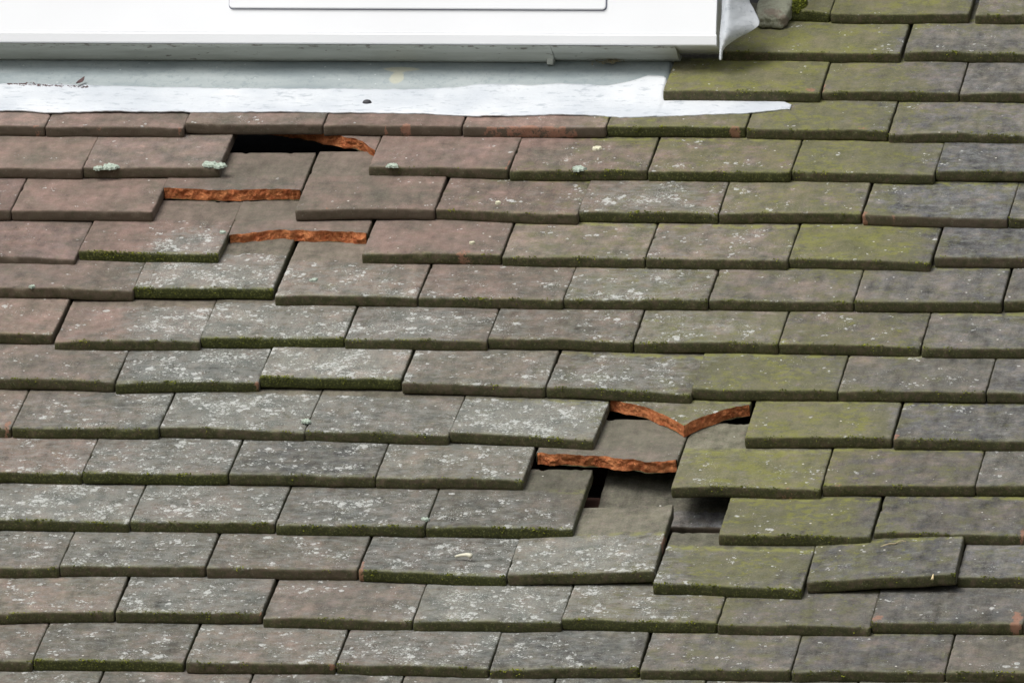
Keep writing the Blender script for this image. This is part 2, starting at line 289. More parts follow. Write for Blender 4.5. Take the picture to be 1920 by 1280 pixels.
def wear_at(u, v, jit):
    d = (WEAR[:,0][None,:]-u[:,None])**2 + ((WEAR[:,1][None,:]-v[:,None])*1.25)**2
    w = 1/(d+900.0)**1.9; w /= w.sum(1, keepdims=True)
    return np.clip(w @ WEAR[:,2:6] + jit, 0, 1.1)
def build_tile(key, c, tilt, length, moss, label, poly, seed, group='plain clay tiles laid in rows'):
    rng = np.random.RandomState(seed)
    PL, PR = np.array(c[:3], float), np.array(c[3:], float)
    dx = PR-PL; W = np.linalg.norm(dx)+.7; xh = dx/np.linalg.norm(dx)
    if not poly and key not in ('N4', 'N6'): xh = xh*.3+np.array([.7, 0, 0]); xh /= np.linalg.norm(xh)
    a = math.atan(tilt); yh = np.array([0, math.cos(a), -math.sin(a)]); yh -= (yh@xh)*xh; yh /= np.linalg.norm(yh); zh = np.cross(xh, yh)
    O = (PL+PR)/2
    w3 = lambda q: np.array([q[0], 0, 0])+VV*q[1]+NV*q[2]
    M4 = frame(w3(O), w3(xh), w3(yh), w3(zh))
    shy, shz = float(dx@yh)/np.linalg.norm(dx), float(dx@zh)/np.linalg.norm(dx)
    nx = max(16, int(W/2.6)); n1, n2 = 40, 8
    if poly or key in ('F3', 'L5', 'M4', 'N4', 'N5', 'G1'): n1, n2 = 52, 4
    long = n1*2.8
    g = np.concatenate([np.linspace(0, min(long, length*.8), n1), np.linspace(min(long, length*.8), length, n2+1)[1:]]); ny = len(g)
    xs = np.linspace(-W/2, W/2, nx)
    if poly:
        pp = np.array(poly); yb = np.interp(xs, pp[:,0], pp[:,1]) if poly[0][0] < poly[-1][0] else 0
        if key == 'E2': yb = np.where(xs < pp[0,0], pp[0,1]+(pp[0,0]-xs)*.1, yb)
        yb = yb + (fbm(xs/9, 0, 0, seed+5, 4)-.5)*6.5
    else:
        yb = (fbm(xs/38, 0, 0, seed+5, 3)-.5)*3.2 + shy*xs
    X = np.repeat(xs[None,:], ny, 0); Y = g[:,None]*np.ones(nx)[None,:]
    Y = yb[None,:] + Y*((length-yb)/length)[None,:]
    # slight hand-made warp
    ca, cb = rng.uniform(-.8, 2.3), rng.uniform(-1.2, 1.2)
    def warp(x, y):
        e = np.clip(1-y/130.0, 0, 1)
        return shz*x - ca*(2*x/W)**2*e + cb*(2*x/W)*e - .5*e*e + (fbm(x/45, y/60, 0, seed+9, 2)-.5)*1.7*np.clip(e+.25, 0, 1)
    # edge side profile
    per = [(0, i) for i in range(nx)] + [(j, nx-1) for j in range(1, ny)] + [(ny-1, i) for i in range(nx-2, -1, -1)] + [(j, 0) for j in range(ny-2, 0, -1)]
    pj = np.array([q[0] for q in per]); pi = np.array([q[1] for q in per])
    nrm = np.zeros((len(per), 2))
    nrm[pj == 0, 1] -= 1; nrm[pj == ny-1, 1] += 1; nrm[pi == 0, 0] -= 1; nrm[pi == nx-1, 0] += 1
    nrm /= np.linalg.norm(nrm, axis=1)[:,None]
    px, py = X[pj, pi], Y[pj, pi]
    corner = (((pi == 0) | (pi == nx-1)) & ((pj == 0) | (pj == ny-1))).astype(float)
    near_c = np.exp(-((np.abs(px)-W/2)**2+(py-yb[pi])**2)/40.0)*(pj < 12)
    chip = np.clip(fbm(px/13, py/13, 3.3, seed+21, 3)-.62, 0, 1)*13 + near_c*max(0, rng.normal(.1, 1.1)) * (1 if poly is None else 0)
    small = (fbm(px/4, py/4, 1.7, seed+31, 3)-.5)*1.1
    QZ = [0, -.5, -1.6, -3.6, -6.2, -9.4, -12.5, -T]; QI = [1.5, .7, .15, 0, 0, .05, .3, 1.0]; QC = [1.0, .85, .6, .3, .1, 0, 0, 0]
    rows = []
    for k, (z, ins, qc) in enumerate(zip(QZ, QI, QC)):
        r = ins + chip*qc + small*(.6 if k in (0, 7) else 1.0)*.5 + (vnoise(px/5, py/5, z/3.0, seed+41)-.5)*.9 + corner*.9
        zz = z - chip*qc*.5 + (warp(px, py))
        rows.append(np.stack([px-nrm[:,0]*r, py-nrm[:,1]*r, zz], 1))
    for j in range(1, 5): Y[j] = np.maximum(Y[j], rows[0][:nx,1]+.8*j)
    sl = {int(a_): k_ for k_, a_ in enumerate(pj*1000+pi)}
    lx = np.array([rows[0][sl[j*1000],0] for j in range(ny)]); rx_ = np.array([rows[0][sl[j*1000+nx-1],0] for j in range(ny)])
    for i in (1, 2): X[:,i] = np.maximum(X[:,i], lx+.8*i); X[:,nx-1-i] = np.minimum(X[:,nx-1-i], rx_-.8*i)
    Z = warp(X, Y) + (fbm(X/7, Y/7, 0, seed+3, 3)-.5)*.55
    top = np.stack([X, Y, Z], 2); bot = np.stack([X, Y, warp(X, Y)-T], 2)
    top[pj, pi] = rows[0]; bot[pj, pi] = rows[-1]
    # pull ring next to the edge inward a little so it never crosses a chip
    ntop = nx*ny; verts = [top.reshape(-1, 3), bot.reshape(-1, 3)]
    for k in range(1, 7): verts.append(rows[k])
    V = np.concatenate(verts)
    npn = len(per); base = lambda k: 2*ntop+(k-1)*npn
    idx = np.arange(ntop).reshape(ny, nx)
    A, B, C, D = idx[:-1,:-1].ravel(), idx[:-1,1:].ravel(), idx[1:,1:].ravel(), idx[1:,:-1].ravel()
    F = np.stack([A, B, C, D], 1).tolist() + np.stack([A+ntop, D+ntop, C+ntop, B+ntop], 1).tolist()
    ring = [idx[pj, pi]] + [np.arange(npn)+base(k) for k in range(1, 7)] + [idx[pj, pi]+ntop]
    for k in range(7):
        a0, a1 = ring[k], ring[k+1]; b0, b1 = np.roll(a0, -1), np.roll(a1, -1)
        q = np.stack([a0, a1, b1, b0], 1)
        if poly: q = q[~((pj == 0) & (np.roll(pj, -1) == 0))]
        F += q.tolist()
    # attributes
    P = V; uu = O[0]+P[:,0]*xh[0]; vv = O[1]+P[:,1]
    jit = rng.normal(0, 1, 4)*np.array([.10, .05, .07, .12])-np.array([.12*(vv.mean()<350)+.16*(vv.mean()<120), 0, 0, 0])
    wear_shade = wear_at(uu, vv, jit)
    if (poly and key != 'K5') or key == 'M4': wear_shade[:,1:3] *= np.array([.25, 0.0])
    if key == 'M4': wear_shade[:,3] = .62+.38*np.clip((P[:,0]+10)/50, 0, 1)  # shade of the hole painted into the dropped tile, deepest to the right
    elif key in ('F2', 'F3', 'G2', 'L4', 'G1', 'H2'): wear_shade[:,3] *= .5
    if key in ('L4', 'L5', 'M4', 'N4', 'N5', 'M3'): wear_shade[:,0] *= .3
    zone = np.zeros((len(V), 4)); zone[:,0] = P[:,1]/100.0; zone[:,3] = moss
    if key == 'M4': zone[:,0] += .7  # lets the painted shade cover nearly the whole dropped tile
    zone[2*ntop:,1] = np.repeat(np.array([.35, .9, 1, 1, 1, 1]), npn)
    zone[ntop:2*ntop,1] = 1
    sidew = np.concatenate([np.zeros(2*ntop)]+[(np.abs(nrm[:,0]) > .9).astype(float)]*6)
    zone[:,1] *= (1-.35*sidew)
    chv = np.clip((chip-2.0)*.28, 0, .62)
    zone[idx[pj, pi], 2] = chv
    for k in range(1, 7): zone[base(k):base(k)+npn, 2] = chv*QC[k]
    for (mk, mu, mv, ru, rv, amt) in MARKS:
        if mk == key:
            e = 1-np.sqrt(((uu-mu)/ru)**2+((vv-mv)/rv)**2)
            e = e + (vnoise(P[:,0]/5, P[:,1]/5, P[:,2]/5, 77)-.5)*.7
            zone[:,2] = np.maximum(zone[:,2], np.clip(e*2.2, 0, 1)*amt)
    name = 'broken_clay_tile' if poly else 'clay_tile'
    me = make_mesh(name, V, F, CLAY, True, {'wear_shade': wear_shade, 'zone': zone})
    o = link(name, me, None, M4)
    tag(o, label, 'roof tile', group)
    if poly:                                           # the broken face, a rough raw orange surface
        m = 5; fx = np.interp(np.linspace(0, nx-1, (nx-1)*m//2+1), np.arange(nx), np.arange(nx)); kk = 12
        rx = np.interp(fx, np.arange(nx), rows[0][:nx,0]); ry = np.interp(fx, np.arange(nx), rows[0][:nx,1]); rz = np.interp(fx, np.arange(nx), rows[0][:nx,2])
        bx = np.interp(fx, np.arange(nx), rows[7][:nx,0]); by = np.interp(fx, np.arange(nx), rows[7][:nx,1]); bz = np.interp(fx, np.arange(nx), rows[7][:nx,2])
        vs = []
        for k in range(kk+1):
            t = k/kk; x = rx*(1-t)+bx*t; y = ry*(1-t)+by*t; z = rz*(1-t)+bz*t
            amp = 4*t*(1-t)
            bul = -(np.abs(fbm(x/16, t*.9+0*x, 0, seed+61, 3)-.5)*9-1.1)*amp - (fbm(x/2.2, t*5+0*x, 0, seed+71, 2)-.5)*2.0*amp + (vnoise(x/20, 0*x, 0, seed+77)-.35)*7*t
            vs.append(np.stack([x, y+bul, z-.0*t], 1))
        nn = len(rx); vs = np.concatenate(vs); id2 = np.arange((kk+1)*nn).reshape(kk+1, nn)
        fc = np.stack([id2[:-1,:-1].ravel(), id2[1:,:-1].ravel(), id2[1:,1:].ravel(), id2[:-1,1:].ravel()], 1).tolist()
        b = link('broken_edge', make_mesh('broken_edge', vs, fc, RAW, False), o)
        tag(b, 'raw orange broken edge')
    # moss tufts on the tail
    elif moss > .28 and group[0] == 'p':
        add_moss(o, rows, nx, moss, seed, rng, label)
    return o, (O, xh, yh, zh, W, w3)
ICO_V = None
def ico():
    global ICO_V
    if ICO_V is None:
        t = (1+5**.5)/2
        v = np.array([(-1,t,0),(1,t,0),(-1,-t,0),(1,-t,0),(0,-1,t),(0,1,t),(0,-1,-t),(0,1,-t),(t,0,-1),(t,0,1),(-t,0,-1),(-t,0,1)], float); v /= np.linalg.norm(v[0])
        f = np.array([(0,11,5),(0,5,1),(0,1,7),(0,7,10),(0,10,11),(1,5,9),(5,11,4),(11,10,2),(10,7,6),(7,1,8),(3,9,4),(3,4,2),(3,2,6),(3,6,8),(3,8,9),(4,9,5),(2,4,11),(6,2,10),(8,6,7),(9,8,1)])
        ICO_V = (v, f)
    return ICO_V
def blobs(cs, rs, rng, squash=(1,1,.8)):
    v, f = ico(); n = len(cs)
    k = 1+(rng.rand(n, 12, 1)-.5)*.7
    V = cs[:,None,:] + v[None]*rs[:,None,None]*k*np.array(squash)
    F = f[None]+np.arange(n)[:,None,None]*12
    return V.reshape(-1, 3), F.reshape(-1, 3).tolist()
def add_moss(o, rows, nx, moss, seed, rng, label):
    tail = [r[:nx] for r in rows[:6]]
    n = int(620*moss); i = rng.randint(0, nx, n); k = np.clip(rng.exponential(1.5, n), 0, 4.9)
    cl = fbm(tail[0][i,0]/16, seed*.37, 0, seed+81, 3)
    keep = cl + rng.normal(0, .05, n) > .68-moss*.12
    i, k = i[keep], k[keep]
    if len(i) < 12: return
    k0 = k.astype(int); arr = np.stack(tail); c = arr[k0, i] + rng.normal(0, .6, (len(i), 3))
    c[:,1] -= .2; c[:,0] += rng.uniform(-1.3, 1.3, len(i))
    r = rng.uniform(.35, .95, len(i))
    V, F = blobs(c, r, rng)
    m = link('moss', make_mesh('moss', V, F, MOSS, False), o); m['kind'] = 'stuff'

TILES = [
["A1",[926.17,889.39,0.0,978.3,887.46,0.0],0.142,166.0,0.8,"narrow mossy green tile beside the mortar lump at the top",None],
["A2",[980.05,883.51,0.0,1145.44,884.49,0.0],0.142,166.0,0.5,"wide visible mossy tile second in the topmost row right of the window",None],
["A3",[1153.08,884.59,0.0,1320.01,882.96,0.0],0.142,166.0,0.5,"greenish grey tile, rightmost, topmost row right of the window",None],
["B1",[862.81,786.94,0.0,1074.12,787.46,0.0],0.142,166.0,0.5,"long yellow green mossy tile next to the folded lead flap",None],
["B2",[1078.74,791.46,0.0,1246.9,790.04,0.0],0.142,166.0,0.5,"dark blue grey tile, rightmost, second row down beside the window",None],
["C1",[804.49,687.65,2.5,990.15,688.01,2.5],0.142,166.0,0.5,"mossy green tile sitting over the right end of the white lead strip",None],
["C2",[991.85,693.84,0.0,1154.02,695.12,0.0],0.142,166.0,0.5,"greenish grey tile, second from left, third row down beside the window",None],
["C3",[1155.28,695.14,0.0,1318.38,693.86,0.0],0.142,166.0,0.5,"dark blue grey tile, rightmost, third row down beside the window",None],
["D0",[-89.26,597.24,0.0,78.06,593.57,0.0],0.142,166.0,0,"clean pinkish brown tile, leftmost, row touching the white flashing",None],
["D1",[79.34,593.59,0.0,244.67,593.78,0.0],0.142,166.0,0,"clean pinkish brown tile, second from left, row touching the white flashing",None],
["D2",[245.92,601.55,0.0,409.87,602.99,0.0],0.142,166.0,0,"brownish grey tile, third from left, row touching the white flashing",None],
["D3",[411.14,603.02,0.0,575.51,601.9,0.0],0.142,166.0,0.05,"clean pinkish brown tile, fourth from left, row touching the white flashing",None],
["D4",[577.6,600.65,0.0,747.46,600.94,0.0],0.142,166.0,0.0,"reddest tile, with flaking orange lower edge, right below the white lead strip",None],
["D5",[748.83,604.81,0.0,912.24,606.26,0.0],0.142,166.0,0.7,"greenish grey tile, third from right, row touching the white flashing",None],
["D6",[913.82,603.73,0.0,1080.49,598.86,0.0],0.142,166.0,0.5,"yellow green mossy tile, second from right, row touching the white flashing",None],
["D7",[1082.66,596.34,0.0,1247.05,594.02,0.0],0.142,166.0,0.5,"dark blue grey tile, rightmost, row touching the white flashing",None],
["E0",[-26.45,495.34,0.0,141.07,490.66,0.0],0.142,166.0,0,"clean pinkish brown tile, leftmost, second row below the flashing",None],
["E1",[142.53,493.24,0.0,303.22,498.65,0.0],0.142,166.0,0.15,"brown tile with a pale lichen rosette on its right corner, left of the upper hole",None],
["E2",[306.81,496.16,0.0,479.76,496.7,0.0],0.142,166.0,0.5,"remnant of a snapped tile showing a curved orange break under the row below the flashing",[[-114.2,161.2],[-56.9,144.7],[-15.4,126.2],[18.7,112.9],[45.4,101.2],[56.4,96.2],[68.3,86.0],[75.6,75.7],[85.2,63.8]]],
["E3",[480.29,505.61,0.0,646.02,499.66,0.0],0.142,166.0,0.3,"smooth purplish brown tile at the right edge of the upper hole",None],
["E4",[648.45,495.9,0.0,810.0,501.32,0.0],0.142,166.0,0.6,"weathered grey tile, fourth from right, second row below the flashing",None],
["E5",[811.42,500.08,0.0,978.37,498.01,0.0],0.142,166.0,0.75,"greenish grey tile, third from right, second row below the flashing",None],
["E6",[979.63,503.08,0.0,1146.51,495.98,0.0],0.142,166.0,0.5,"greenish grey tile, second from right, second row below the flashing",None],
["E7",[1147.74,507.35,0.0,1312.2,505.24,0.0],0.142,166.0,0.5,"dark blue grey tile, rightmost, second row below the flashing",None],
["F0",[-94.69,393.67,0.0,73.27,393.04,0.0],0.142,166.0,0,"clean pinkish brown tile, leftmost, third row below the flashing",None],
["F1",[74.31,394.32,0.0,241.83,392.44,0.0],0.142,166.0,0.05,"clean pinkish brown tile, second from left, third row below the flashing",None],
["F2",[242.87,397.5,0.0,407.7,400.6,0.0],0.142,182.0,0.5,"clean brown tile snapped across, with a straight orange break, inside the upper hole",[[-76.1,66.4],[-42.6,63.0],[-14.9,59.5],[10.4,59.5],[37.0,62.9],[62.0,64.6],[81.4,61.2],[98.2,62.9]]],
["F3",[410.11,398.37,2.0,573.34,403.95,2.0],0.142,182.0,0.05,"long exposed brown tile forming the right side of the upper hole",None],
["F4",[574.92,405.0,0.0,742.41,394.38,0.0],0.142,166.0,0.35,"brownish grey tile, fifth from left, third row below the flashing",None],
["F5",[742.45,403.14,0.0,905.4,402.46,0.0],0.142,166.0,0.6,"grey tile dotted with pale lichen, fourth from right, third row below the flashing",None],
["F6",[907.11,403.74,0.0,1072.25,405.61,0.0],0.142,166.0,0.5,"greenish grey tile, third from right, third row below the flashing",None],
["F7",[1074.69,400.67,0.0,1243.17,393.91,0.0],0.142,166.0,0.2,"dark blue grey tile, second from right, third row below the flashing",None],
["F8",[1245.02,393.95,0.0,1410.77,394.63,0.0],0.142,166.0,0.5,"dark blue grey tile, rightmost, third row below the flashing",None],
["G0",[1.05,290.12,0.0,168.65,283.51,0.0],0.142,166.0,0,"clean pinkish brown tile, leftmost, fourth row below the flashing",None],
["G1",[171.05,298.47,0.0,335.93,293.05,0.0],0.142,166.0,0.9,"brown tile with a white lichen and moss lower right corner, below left of the hole",None],
["G2",[339.06,296.84,0.0,501.27,300.06,0.0],0.142,166.0,0.5,"lower snapped brown tile with an orange broken edge, below the upper hole",[[-75.2,55.2],[-61.6,60.3],[-41.3,67.0],[-19.2,70.3],[5.2,70.3],[31.2,68.6],[53.0,65.2],[79.1,61.9]]],
["G3",[503.57,301.34,0.0,665.78,300.85,0.0],0.142,166.0,0.5,"clean pinkish brown tile, fourth from left, fourth row below the flashing",None],
["G4",[667.99,298.42,0.0,834.2,295.56,0.0],0.142,166.0,0.5,"greenish grey tile, fourth from right, fourth row below the flashing",None],
["G5",[836.21,294.37,0.0,1000.17,293.96,0.0],0.142,166.0,0.5,"greenish grey tile, third from right, fourth row below the flashing",None],
["G6",[1001.26,300.13,0.0,1164.71,293.57,0.0],0.142,166.0,0.5,"yellow green mossy tile, second from right, fourth row below the flashing",None],
["G7",[1168.87,305.94,0.0,1330.56,304.26,0.0],0.142,166.0,0.3,"dark blue grey tile, rightmost, fourth row below the flashing",None],
["H0",[78.17,213.6,0.0,249.61,211.0,0.0],0.142,166.0,0.25,"clean pinkish brown tile, leftmost, fifth row below the flashing",None],
["H1",[250.01,215.93,0.0,412.72,216.84,0.0],0.142,166.0,0.9,"lichen speckled grey tile, mossy edged, second from left, fifth row below the flashing",None],
["H2",[417.57,202.22,0.0,582.79,201.99,0.0],0.142,166.0,0.45,"grey tile dotted with pale lichen, third from left, fifth row below the flashing",None],
["H3",[584.64,202.03,0.0,752.53,195.78,0.0],0.142,166.0,0.5,"grey tile dotted with pale lichen, fourth from left, fifth row below the flashing",None],
["H4",[753.87,199.47,0.0,919.6,199.29,0.0],0.142,166.0,0.5,"grey tile dotted with pale lichen, fourth from right, fifth row below the flashing",None],
["H5",[921.29,200.54,0.0,1086.99,200.38,0.0],0.142,166.0,0.5,"greenish grey tile, third from right, fifth row below the flashing",None],
["H6",[1088.82,200.42,0.0,1256.54,203.94,0.0],0.142,166.0,0.5,"dark blue grey tile, second from right, fifth row below the flashing",None],
["H7",[1259.32,206.43,0.0,1422.45,207.43,0.0],0.142,166.0,0.5,"dark blue grey tile, rightmost, fifth row below the flashing",None],
["I0",[8.43,110.43,0.0,174.09,107.95,0.0],0.142,166.0,0.4,"clean pinkish brown tile, leftmost, sixth row below the flashing",None],
["I1",[178.74,92.27,0.0,346.83,95.96,0.0],0.142,166.0,0.5,"lichen speckled grey tile, second from left, sixth row below the flashing",None],
["I2",[347.68,102.03,0.0,512.6,106.85,0.0],0.142,166.0,0.85,"lichen speckled grey tile, mossy edged, third from left, sixth row below the flashing",None],
["I3",[514.4,103.27,0.0,678.04,104.44,0.0],0.142,166.0,0.5,"lichen speckled grey tile, fourth from left, sixth row below the flashing",None],
["I4",[679.18,109.29,0.0,845.18,106.9,0.0],0.142,166.0,0.5,"grey tile dotted with pale lichen, fourth from right, sixth row below the flashing",None],
["I5",[847.18,105.74,0.0,1012.17,105.76,0.0],0.142,166.0,0.5,"grey tile dotted with pale lichen, third from right, sixth row below the flashing",None],
["I6",[1013.39,105.79,0.0,1174.5,102.14,0.0],0.142,166.0,0.5,"greenish grey tile, second from right, sixth row below the flashing",None],
["I7",[1176.72,98.59,0.0,1339.03,99.79,0.0],0.142,166.0,0.5,"dark blue grey tile, rightmost, sixth row below the flashing",None],
["J0",[95.27,8.36,0.0,263.61,3.81,0.0],0.142,166.0,0.45,"clean pinkish brown tile, leftmost, seventh row below the flashing",None],
["J1",[266.49,-2.11,0.0,429.64,8.81,0.0],0.142,166.0,0.7,"lichen speckled grey tile, second from left, seventh row below the flashing",None],
["J2",[430.51,14.81,0.0,592.32,16.11,0.0],0.142,166.0,0.85,"lichen speckled grey tile, mossy edged, third from left, seventh row below the flashing",None],
["J3",[595.16,5.43,0.0,759.19,3.25,0.0],0.142,166.0,0.35,"brownish grey tile, fourth from left, seventh row below the flashing",None],
["J4",[761.02,3.29,0.0,926.94,-9.5,0.0],0.142,166.0,0.5,"lichen speckled grey tile, fourth from right, seventh row below the flashing",None],
["J5",[927.54,-0.0,0.0,1092.17,1.43,0.0],0.142,166.0,0.5,"yellow green mossy tile, third from right, seventh row below the flashing",None],
["J6",[1093.24,2.64,0.0,1260.05,0.58,0.0],0.142,166.0,0.5,"dark blue grey tile, second from right, seventh row below the flashing",None],
["J7",[1261.85,0.63,0.0,1424.01,2.02,0.0],0.142,166.0,0.5,"dark blue grey tile, rightmost, seventh row below the flashing",None],
["K0",[-4.6,-101.35,0.0,162.95,-102.08,0.0],0.142,166.0,0.5,"brownish grey tile, leftmost, eighth row below the flashing",None],
["K1",[165.0,-103.21,0.0,332.67,-101.56,0.0],0.142,166.0,0.6,"grey tile dotted with pale lichen, second from left, eighth row below the flashing",None],
["K2",[333.5,-95.63,0.0,499.48,-102.27,0.0],0.142,166.0,0.45,"lichen speckled grey tile, third from left, eighth row below the flashing",None],
["K3",[500.32,-99.89,0.0,665.09,-107.68,0.0],0.142,166.0,0.5,"grey tile dotted with pale lichen, fourth from left, eighth row below the flashing",None],
["K4",[666.04,-101.79,0.0,830.54,-113.06,0.0],0.142,166.0,0.5,"grey lichen covered tile at the upper left edge of the lower hole",None],
["K5",[833.19,-105.97,0.0,996.77,-102.02,0.0],0.142,166.0,0.5,"remnant of a broken tile ending in an orange V-shaped point",[[-81.5,108.1],[-59.3,95.5],[-46.5,89.2],[-33.4,81.3],[-9.4,56.2],[3.7,42.1],[13.7,28.0],[19.4,42.1],[27.0,49.9],[36.0,60.8],[45.8,70.2],[63.0,84.4],[87.3,93.8]]],
["K6",[1000.37,-101.93,0.0,1165.3,-99.11,0.0],0.142,166.0,0.5,"greenish tile on the right of the orange V-shaped broken tile",None],
["K7",[1168.36,-104.87,0.0,1332.03,-102.07,0.0],0.142,166.0,0.5,"dark blue grey tile, rightmost, eighth row below the flashing",None],
["L0",[92.54,-199.05,0.0,262.09,-201.82,0.0],0.142,166.0,0.7,"grey tile dotted with pale lichen, leftmost, ninth row below the flashing",None],
["L1",[263.91,-201.78,0.0,428.14,-198.84,0.0],0.142,166.0,0.8,"lichen speckled grey tile, mossy edged, second from left, ninth row below the flashing",None],
["L2",[429.95,-198.79,0.0,595.5,-200.46,0.0],0.142,166.0,0.5,"grey tile dotted with pale lichen, third from left, ninth row below the flashing",None],
["L3",[596.7,-200.43,0.0,762.59,-200.9,0.0],0.142,166.0,0.45,"grey tile dotted with pale lichen, fourth from left, ninth row below the flashing",None],
["L4",[766.08,-204.29,0.0,928.41,-205.98,0.0],0.142,182.0,0.5,"snapped tile with a long ragged orange edge, directly below the V-shaped broken tile",[[-76.3,78.9],[-47.3,75.6],[-24.6,73.5],[-3.1,71.4],[14.6,66.1],[27.4,65.1],[48.4,58.4],[66.7,60.8],[76.3,61.2],[83.6,64.7]]],
["L5",[931.56,-211.67,0.0,1098.22,-210.91,0.0],0.142,182.0,0.5,"long exposed greenish tile below right of the V-shaped break",None],
["L6",[1100.37,-203.95,0.0,1270.02,-203.11,0.0],0.142,166.0,0.5,"weathered grey tile, second from right, ninth row below the flashing",None],
["L7",[1270.95,-200.79,0.0,1432.85,-200.14,0.0],0.142,166.0,0.5,"weathered grey tile, rightmost, ninth row below the flashing",None],
["M0",[167.99,-303.9,0.0,333.87,-304.18,0.0],0.142,166.0,0.6,"lichen speckled grey tile, leftmost, tenth row below the flashing",None],
["M1",[335.28,-301.85,0.0,498.31,-303.34,0.0],0.142,166.0,0.6,"grey tile dotted with pale lichen, second from left, tenth row below the flashing",None],
["M2",[500.48,-305.57,0.0,666.98,-306.94,0.0],0.142,166.0,0.65,"grey tile dotted with pale lichen, third from left, tenth row below the flashing",None],
["M3",[668.6,-305.76,0.0,833.34,-303.72,0.0],0.142,166.0,0.75,"grey tile with lichened tail and clean upper face, left of the lower hole",None],
["M4",[841.57,-217.71,-49.0,1009.56,-217.91,-49.0],0.0,166.0,0.12,"dropped brown tile shaded dark, lying deep inside the lower hole",None],
["M5",[998.17,-316.48,0.0,1166.12,-313.18,0.0],0.142,166.0,0.6,"mossy grey tile overhanging the slipped tile, right of the lower hole",None],
["M6",[1169.07,-302.88,0.0,1337.33,-307.53,0.0],0.142,166.0,0.5,"weathered grey tile, rightmost, tenth row below the flashing",None],
["N0",[105.37,-406.32,0.0,271.59,-402.95,0.0],0.142,166.0,0.5,"grey tile dotted with pale lichen, leftmost, eleventh row below the flashing",None],
["N1",[272.98,-400.64,0.0,435.46,-396.25,0.0],0.142,166.0,0.4,"grey tile dotted with pale lichen, second from left, eleventh row below the flashing",None],
["N2",[437.82,-399.58,0.0,606.17,-398.42,0.0],0.142,166.0,0.3,"grey tile dotted with pale lichen, third from left, eleventh row below the flashing",None],
["N3",[608.3,-400.62,0.0,772.95,-407.43,0.0],0.142,166.0,0.8,"grey tile dotted with pale lichen, mossy edged, fourth from left, eleventh row below the flashing",None],
["N4",[775.15,-406.24,0.0,937.99,-402.05,7.0],0.142,184.1,0.5,"loose lifted tile with chipped orange right edge at the bottom of the lower hole",None],
["N5",[939.55,-424.66,3.0,1104.07,-430.22,3.0],0.142,146.1,0.7,"slipped tile hanging lower than its row, with a yellow algae line across it",None],
["N6",[1108.06,-415.03,2.0,1271.78,-409.05,12.0],0.142,166.0,0.5,"crooked tile tilted up to the right, just right of the slipped tile",None],
["N7",[1271.51,-396.07,0.0,1436.1,-396.05,0.0],0.142,166.0,0.5,"dark blue grey tile, rightmost, eleventh row below the flashing",None],
["O0",[187.41,-504.6,0.0,349.71,-493.31,0.0],0.142,166.0,0.5,"grey tile dotted with pale lichen, leftmost, third row from the bottom",None],
["O1",[351.88,-495.5,0.0,514.61,-493.16,0.0],0.142,166.0,0.5,"grey tile dotted with pale lichen, second from left, third row from the bottom",None],
["O2",[517.64,-500.9,0.0,682.87,-504.05,0.0],0.142,166.0,0.5,"brownish grey tile, third from left, third row from the bottom",None],
["O3",[684.8,-505.11,0.0,847.6,-500.51,0.0],0.142,166.0,0.6,"lichen speckled grey tile, fourth from left, third row from the bottom",None],
["O4",[848.31,-497.15,0.0,1019.05,-498.99,0.0],0.142,166.0,0.7,"lichen speckled grey tile, third from right, third row from the bottom",None],
["O5",[1020.5,-501.17,0.0,1187.29,-500.87,0.0],0.142,166.0,0.5,"greenish grey tile, second from right, third row from the bottom",None],
["O6",[1188.14,-493.1,0.0,1354.22,-491.72,0.0],0.142,166.0,0.5,"dark blue grey tile, rightmost, third row from the bottom",None],
["P0",[109.86,-600.5,0.0,276.71,-598.97,0.0],0.142,166.0,0.5,"grey tile dotted with pale lichen, leftmost, second row from the bottom",None],
["P1",[278.08,-596.72,0.0,444.3,-595.19,0.0],0.142,166.0,0.8,"grey tile dotted with pale lichen, mossy edged, second from left, second row from the bottom",None],
["P2",[447.79,-598.4,0.0,611.98,-595.82,0.0],0.142,166.0,0.4,"brownish grey tile, third from left, second row from the bottom",None],
["P3",[613.56,-594.67,0.0,781.02,-598.58,0.0],0.142,166.0,0.5,"grey tile dotted with pale lichen, fourth from left, second row from the bottom",None],
["P4",[783.67,-600.7,0.0,945.66,-591.57,0.0],0.142,166.0,0.5,"grey tile dotted with pale lichen, fourth from right, second row from the bottom",None],
["P5",[947.98,-595.89,0.0,1111.82,-596.56,0.0],0.142,166.0,0.5,"greenish grey tile, third from right, second row from the bottom",None],
["P6",[1113.56,-596.51,0.0,1279.12,-592.74,0.0],0.142,166.0,0.5,"weathered grey tile, second from right, second row from the bottom",None],
["P7",[1280.86,-592.69,0.0,1444.88,-591.14,0.0],0.142,166.0,0.5,"weathered grey tile, rightmost, second row from the bottom",None],
["Q0",[191.62,-697.17,0.0,355.12,-694.43,0.0],0.142,166.0,0.5,"grey tile dotted with pale lichen, leftmost, bottom row",None],
["Q1",[357.07,-695.47,0.0,521.12,-692.7,0.0],0.142,166.0,0.5,"grey tile dotted with pale lichen, second from left, bottom row",None],
["Q2",[523.05,-693.73,0.0,687.22,-692.04,0.0],0.142,166.0,0.5,"brownish grey tile, third from left, bottom row",None],
["Q3",[689.13,-693.06,0.0,854.39,-691.32,0.0],0.142,166.0,0.5,"grey tile dotted with pale lichen, fourth from left, bottom row",None],
["Q4",[856.28,-692.35,0.0,1019.16,-690.66,0.0],0.142,166.0,0.5,"grey tile dotted with pale lichen, fourth from right, bottom row",None],
["Q5",[1020.89,-690.61,0.0,1185.44,-688.86,0.0],0.142,166.0,0.5,"weathered grey tile, third from right, bottom row",None],
